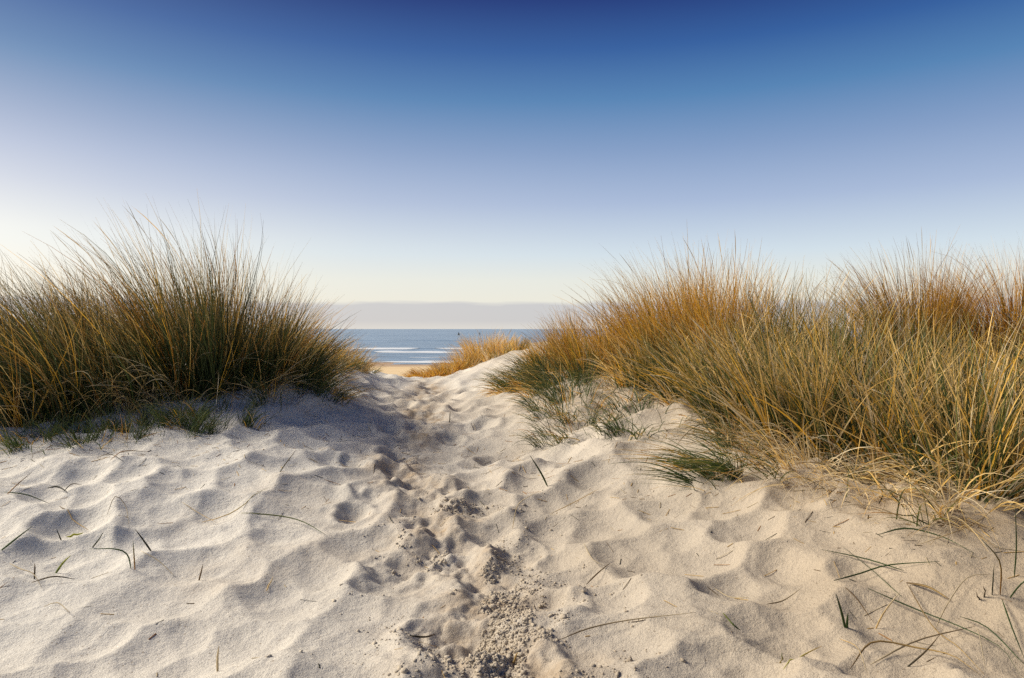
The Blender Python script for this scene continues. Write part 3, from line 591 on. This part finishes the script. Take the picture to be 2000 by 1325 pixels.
for nm, lb, ct, pts, col, wd, md, gp in (
    ('marram_sprig', 'thick dark green blade slanting in from the left edge', 'grass blade', [(-4, 1092), (40, 1066), (76, 1041)], ('leaf', 'deep'), 0.009, up, GL),
    ('grass_stub', 'short dark stub standing upright beside a yellow leaf', 'grass stub', [(122, 1057), (121, 1044), (121, 1029)], ('dark', 'dark'), 0.006, up, GL),
    ('leaf_scrap', 'yellow leaf piece lying beside the short dark stub', 'leaf', [(130, 1053), (163, 1042)], ('yel', 'yel'), 0.010, lie, GL),
    ('marram_sprig', 'dark blade slanting up right of the yellow leaf', 'grass blade', [(177, 1066), (198, 1050), (212, 1033)], ('dark', 'deep'), 0.007, up, GL),
    ('dry_straw', 'straw with dark ends lying above the short stub', 'straw', [(116, 1000), (145, 1022), (174, 1044)], ('umber', 'straw'), 0.006, lie, GL),
    ('dry_strand', 'thin bleached strand arching over a sand hump', 'strand', [(209, 1020), (225, 1004), (245, 1012), (253, 1044)], ('umber', 'bone'), 0.004, lie, GL),
    ('leaf_scrap', 'yellow green leaf stuck diagonally in the sand', 'leaf', [(105, 1113), (128, 1092), (150, 1073)], ('leaf', 'yel'), 0.010, up, GL),
    ('marram_sprig', 'dark blade falling to the right beside the two bladed shoot', 'grass blade', [(299, 1087), (288, 1068), (274, 1040)], ('dark', 'dark'), 0.008, up, GL),
    ('dark_stick', 'short dark stick standing alone on a smooth hump', 'stick', [(387, 1133), (397, 1114), (405, 1095)], ('umber', 'umber'), 0.007, up, GL),
    ('dark_twig', 'small forked dark twig above a white strand', 'twig', [(67, 1138), (75, 1112), (81, 1101)], ('dark', 'umber'), 0.007, up, GL),
    ('dry_strand', 'wavy white strand lying under the forked twig', 'strand', [(19, 1113), (40, 1130), (65, 1140), (82, 1157)], ('bone', 'bone'), 0.005, lie, GL),
    ('marram_sprig', 'dark flat blade lying level below the forked twig', 'grass blade', [(62, 1148), (105, 1145), (147, 1144)], ('umber', 'dark'), 0.006, lie, GL),
    ('reddish_sprig', 'long reddish stem rising at the left edge', 'stem', [(10, 983), (40, 963), (73, 938)], ('rust', 'dark'), 0.006, up, GL),
    ('marram_sprig', 'green blade bent along the sand at the left edge', 'grass blade', [(8, 986), (50, 984), (97, 993)], ('leaf', 'deep'), 0.006, lie, GL),
    ('dead_leaf', 'black curled leaf on the bright sand', 'leaf', [(92, 960), (112, 959), (131, 968)], ('dark', 'dark'), 0.010, lie, GL),
    ('dead_leaf', 'grey curled leaf tip beside the black curled leaf', 'leaf', [(125, 966), (140, 961), (159, 960)], ('dark', 'umber'), 0.006, lie, GL),
    ('dry_strand', 'long pale strand running right of the two bladed shoot', 'strand', [(275, 1096), (310, 1107), (345, 1128)], ('bone', 'bone'), 0.004, lie, GL),
    ('dry_straw', 'white straw standing upright at the bottom left of centre', 'straw', [(425, 1303), (430, 1272), (438, 1243)], ('bone', 'bone'), 0.008, up, GL),
    ('dry_strand', 'pale curved strand on the shady bottom left sand', 'strand', [(85, 1192), (112, 1191), (138, 1214)], ('bone', 'bone'), 0.004, lie, GL),
    ('marram_sprig', 'long green blade lying across dimples left of the path', 'grass blade', [(470, 1014), (540, 1012), (590, 1028), (636, 1060)], ('lime', 'leaf'), 0.006, lie, GL),
    ('dry_strand', 'yellow strand crossing the long green lying blade', 'strand', [(395, 1020), (450, 1012), (525, 962)], ('straw', 'lime'), 0.005, lie, GL),
    ('dry_strand', 'pale strand ending under the yellow crossing strand', 'strand', [(355, 990), (390, 1008), (425, 1028)], ('bone', 'straw'), 0.004, lie, GL),
    ('marram_sprig', 'thin green blade standing on the slope below the left bank', 'grass blade', [(543, 933), (562, 912), (583, 886)], ('deep', 'umber'), 0.006, up, GL),
    ('dry_straw', 'short straw bit beside a dimple left of the path', 'straw', [(520, 1160), (534, 1138)], ('straw', 'bone'), 0.006, lie, GL),
    ('marram_sprig', 'reddish sprig lying on bright sand below the left bank shoots', 'grass blade', [(215, 915), (240, 908), (285, 892)], ('rust', 'dark'), 0.006, lie, GL),
    ('dry_strand', 'long thin dark strand lying on brightest sand patch', 'strand', [(190, 900), (215, 908), (242, 918)], ('umber', 'dark'), 0.005, lie, GL),
    ('marram_sprig', 'single broad green blade standing at the right path edge', 'grass blade', [(1071, 957), (1057, 932), (1035, 896)], ('leaf', 'deep'), 0.012, up, None),
    ('dry_strand', 'white curved strand rising beside a footprint', 'strand', [(1000, 1035), (1010, 990), (1030, 970), (1052, 957)], ('bone', 'bone'), 0.005, up, None),
    ('dry_straw', 'long thin straw lying across dimples at the bottom', 'straw', [(1090, 1270), (1150, 1250), (1230, 1240), (1360, 1236)], ('umber', 'bone'), 0.005, lie, None),
    ('dry_stub', 'short brown stub poking from trodden clods', 'grass stub', [(998, 1284), (1012, 1262)], ('umber', 'straw'), 0.008, up, None),
    ('dry_straw', 'kinked white straw right of the round footprint', 'straw', [(1140, 1078), (1158, 1108), (1184, 1114)], ('bone', 'bone'), 0.006, lie, None),
    ('dry_stick', 'brown stick leaning in a hollow right of the round footprint', 'stick', [(1145, 1140), (1168, 1124), (1192, 1106)], ('umber', 'umber'), 0.006, lie, None),
    ('dry_stick', 'dark stick at the left rim of the deep trodden hole', 'stick', [(800, 1250), (830, 1240), (852, 1226)], ('dark', 'umber'), 0.007, lie, None),
    ('marram_sprig', 'small dark upright blade in the middle of the path', 'grass blade', [(878, 832), (879, 820), (880, 808)], ('deep', 'umber'), 0.008, up, None),
    ('dry_strand', 'straw strand lying from combed tuft down to the path', 'strand', [(1075, 1010), (1120, 985), (1170, 955)], ('bone', 'straw'), 0.005, lie, None),
    ('dry_straw', 'short pale straw on ripples right of the centre', 'straw', [(1396, 1155), (1425, 1175), (1462, 1192)], ('bone', 'bone'), 0.006, lie, GR),
    ('dry_straw', 'thin straw lying left of the green leaf pair', 'straw', [(1498, 1200), (1530, 1180), (1565, 1155)], ('umber', 'bone'), 0.005, lie, GR),
    ('leaf_scrap', 'bent green leaf piece lying on grey sand near the bottom', 'leaf', [(1412, 1232), (1432, 1250), (1446, 1247)], ('lime', 'leaf'), 0.008, lie, GR),
    ('marram_sprig', 'long green blade arching left from right edge plant', 'grass blade', [(1715, 1052), (1770, 1044), (1840, 1058), (1905, 1090)], ('deep', 'leaf'), 0.007, lie, GR),
    ('marram_sprig', 'straight green blade pointing left above the leaf pair', 'grass blade', [(1765, 1123), (1690, 1100), (1604, 1087)], ('leaf', 'deep'), 0.006, lie, GR),
    ('marram_sprig', 'green blade crossing the straight one diagonally', 'grass blade', [(1762, 1175), (1700, 1115), (1643, 1073)], ('leaf', 'deep'), 0.006, lie, GR),
    ('marram_sprig', 'bowed green blade starting over the leaf pair', 'grass blade', [(1628, 1155), (1680, 1125), (1735, 1115), (1835, 1119)], ('deep', 'leaf'), 0.006, lie, GR),
    ('dry_straw', 'bright straw standing in the middle of the right sand', 'straw', [(1707, 1215), (1720, 1180), (1745, 1135)], ('straw', 'bone'), 0.007, up, GR),
    ('dry_stick', 'brown stick sloping down to the bright standing straw', 'stick', [(1650, 1172), (1672, 1185), (1707, 1213)], ('umber', 'umber'), 0.007, lie, GR),
    ('dry_stick', 'thick brown stick forming a corner with long brown stalk', 'stick', [(1770, 1152), (1815, 1166), (1855, 1180)], ('umber', 'straw'), 0.009, lie, GR),
    ('dry_stalk', 'long brown stalk running down to the bottom right', 'stalk', [(1770, 1154), (1822, 1230), (1870, 1280), (1922, 1324)], ('umber', 'straw'), 0.008, lie, GR),
    ('marram_sprig', 'very long green blade running to the bottom right corner', 'grass blade', [(1695, 1167), (1790, 1195), (1880, 1238), (1955, 1280), (1992, 1322)], ('deep', 'leaf'), 0.006, lie, GR),
    ('dry_strand', 'grey curved strand crossing the very long green blade', 'strand', [(1824, 1231), (1850, 1190), (1890, 1155), (1940, 1135)], ('bone', 'bone'), 0.005, lie, GR),
    ('dry_straw', 'straight pale straw ending in a bend at the bottom right', 'straw', [(1700, 1307), (1790, 1262), (1905, 1230)], ('bone', 'umber'), 0.006, lie, GR),
    ('dry_straw', 'white straw hanging down from the end of the straight straw', 'straw', [(1905, 1231), (1913, 1265), (1925, 1323)], ('bone', 'bone'), 0.006, lie, GR),
    ('dry_stalk', 'bowed straw stalk along the bottom edge', 'stalk', [(1660, 1316), (1705, 1278), (1790, 1278), (1860, 1300), (1912, 1326)], ('umber', 'straw'), 0.006, lie, GR),
    ('dark_twig', 'dark twig rising between straws near the bottom', 'twig', [(1763, 1305), (1800, 1270), (1820, 1232)], ('dark', 'umber'), 0.007, up, GR),
    ('marram_sprig', 'broad green blade running off the right edge', 'grass blade', [(1875, 1206), (1930, 1245), (2004, 1298)], ('deep', 'leaf'), 0.009, lie, GR),
    ('dry_straw', 'thin straw slanting down near the bottom edge left of the twig', 'straw', [(1640, 1255), (1675, 1290), (1695, 1324)], ('straw', 'bone'), 0.006, lie, GR),
    ('dry_strand', 'yellow strand curving up from the bottom edge', 'strand', [(1530, 1324), (1570, 1298), (1605, 1260)], ('yel', 'straw'), 0.005, lie, GR),
    ('grass_stub', 'small yellow green stub near the bottom edge', 'grass stub', [(1526, 1308), (1522, 1282)], ('straw', 'leaf'), 0.007, up, GR),
    ('dry_strand', 'long straight pale strand reaching to the dead strands at right', 'strand', [(1790, 1090), (1880, 1040), (2000, 985)], ('bone', 'straw'), 0.005, lie, GR),
):
    stalk(nm, lb, ct, pts, col, wd, md, group=gp)
plant('grass_shoot', 'green shoot with one bent and one straight blade', 'grass shoot', (260, 1121),
      [([(257, 1121), (254, 1092), (235, 1078), (192, 1075)], ('leaf', 'leaf'), 0.006, up), ([(264, 1121), (267, 1090), (270, 1060)], ('rust', 'leaf'), 0.006, up)], GL)
plant('grass_shoot', 'pair of broad green leaves standing in the right sand', 'grass shoot', (1652, 1229),
      [([(1652, 1229), (1638, 1196), (1622, 1157)], ('leaf', 'deep'), 0.012, up), ([(1654, 1227), (1649, 1208), (1645, 1190)], ('leaf', 'leaf'), 0.013, up)], GR)
plant('grass_shoot', 'tall green plant with dark stubs at the right edge', 'grass shoot', (1952, 1180),
      [([(1980, 1132), (1977, 1070), (1967, 990)], ('leaf', 'deep'), 0.008, up), ([(1953, 1178), (1945, 1112), (1902, 1064)], ('rust', 'leaf'), 0.008, up),
       ([(1937, 1174), (1932, 1135), (1926, 1105)], ('dark', 'deep'), 0.007, up), ([(1925, 1178), (1912, 1155)], ('dark', 'umber'), 0.008, up),
       ([(1916, 1177), (1899, 1162)], ('dark', 'umber'), 0.007, up), ([(1957, 1195), (1975, 1245), (2002, 1290)], ('leaf', 'deep'), 0.010, lie), ([(1968, 1178), (1985, 1150), (2004, 1128)], ('leaf', 'leaf'), 0.007, up)], GR)

# ------------------------------------------------------------------ crumbs of damp sand and plant bits
ico = [(0, 0, 1), (0.894, 0, 0.447), (0.276, 0.851, 0.447), (-0.724, 0.526, 0.447), (-0.724, -0.526, 0.447), (0.276, -0.851, 0.447),
       (0.724, 0.526, -0.447), (-0.276, 0.851, -0.447), (-0.894, 0, -0.447), (-0.276, -0.851, -0.447), (0.724, -0.526, -0.447), (0, 0, -1)]
IF = [(0, 1, 2), (0, 2, 3), (0, 3, 4), (0, 4, 5), (0, 5, 1), (1, 6, 2), (2, 7, 3), (3, 8, 4), (4, 9, 5), (5, 10, 1), (6, 7, 2), (7, 8, 3), (8, 9, 4), (9, 10, 5), (10, 6, 1), (11, 7, 6), (11, 8, 7), (11, 9, 8), (11, 10, 9), (11, 6, 10)]
def subdiv(v, f):
    v = [np.array(a, float) for a in v]; cache = {}; out = []
    def mid(a, b):
        k = (min(a, b), max(a, b))
        if k not in cache:
            m = (v[a] + v[b]) / 2; v.append(m / np.linalg.norm(m)); cache[k] = len(v) - 1
        return cache[k]
    for a, b, c in f:
        x, y, z = mid(a, b), mid(b, c), mid(c, a); out += [(a, x, z), (x, b, y), (z, y, c), (x, y, z)]
    return np.array(v), np.array(out)
SV, SF = np.array(ico), np.array(IF)
def clods(n, sel):
    pos = sel(n); m = len(pos)
    sz = np.clip(rng.lognormal(math.log(0.0026), 0.65, m), 0.0012, 0.011)
    z = H(pos[:, 0], pos[:, 1])
    co = np.repeat(SV[None], m, 0) * (1 + 0.30 * rng.normal(size=(m, len(SV), 1))) * rng.uniform(0.75, 1.3, (m, 1, 3)) * sz[:, None, None]
    co[..., 2] *= 0.7
    co += np.c_[pos, z + sz * 0.05][:, None, :]
    f = SF[None] + np.arange(m)[:, None, None] * len(SV)
    return co.reshape(-1, 3), f.reshape(-1, 3)
def along_trail(n):
    k = rng.choice(5, n, p=[0.33, 0.24, 0.18, 0.14, 0.11]); t = rng.uniform(0, 1, (n, 1))
    p = TR[k] * (1 - t) + TR[k + 1] * t; p = p + rng.normal(0, 1, (n, 2)) * rng.uniform(0.03, 0.24, (n, 1)) + np.array([0.05, 0])
    keep = fbm(p[:, 0] * 5, p[:, 1] * 5, 131, 3) > -0.06
    return p[keep]
co, f = clods(17000, along_trail)
tag(mesh_obj('sand_crumbs', co, f, M_CLOD), 'loose crumbs of damp sand along the trodden track', 'sand crumbs', kind='stuff')
def bits(n, sel, name, label, cols):
    p = sel(n); m = len(p); a = rng.uniform(0, math.pi, m); l = 0.008 + 0.06 * rng.beta(1, 2.5, m); wv = rng.uniform(0.0008, 0.0022, m)
    d = np.c_[np.cos(a), np.sin(a)]; s = np.c_[-np.sin(a), np.cos(a)]
    e0, e1 = p - d * l[:, None], p + d * l[:, None]
    z0, z1 = H(e0[:, 0], e0[:, 1]) + 0.0005, H(e1[:, 0], e1[:, 1]) + 0.001
    A, B = np.c_[e0, z0], np.c_[e1, z1]; s3 = np.c_[s, np.zeros(m)] * wv[:, None]; u3 = np.array([0, 0, 1]) * wv[:, None]
    co = np.stack([A + s3, A + u3, A - s3, B + s3, B + u3, B - s3], 1)
    k = np.arange(m)[:, None] * 6
    q = np.concatenate([k + [0, 1, 4, 3], k + [1, 2, 5, 4], k + [2, 0, 3, 5]])
    c = np.stack([PAL[c] for c in cols])[rng.integers(0, len(cols), m)]
    return tag(mesh_obj(name, co.reshape(-1, 3), q, M_BLADE, tint=np.repeat(c, 6, 0)), label, 'plant litter', kind='stuff')
def around_banks(n):
    d = rng.uniform(2.1, 7, n * 4); px = rng.uniform(-60, 2060, n * 4); x = (px - 1000) / FPX * d; z = macro(x, d)
    py = 643 + (CAM_Z - z) / d * FPX
    pr = np.where(px < 800, np.exp(-((py - 860) / 70) ** 2) + 0.06, np.exp(-((py - 960 + 0.12 * (1500 - px)) / 110) ** 2) * 0.8 + 0.10)
    return np.c_[x, d][rng.uniform(0, 1, n * 4) < pr][:n]
bits(1300, around_banks, 'plant_litter', 'tiny bits of dead grass strewn over the sand', ('bone', 'straw', 'umber', 'dark', 'rust', 'straw'))
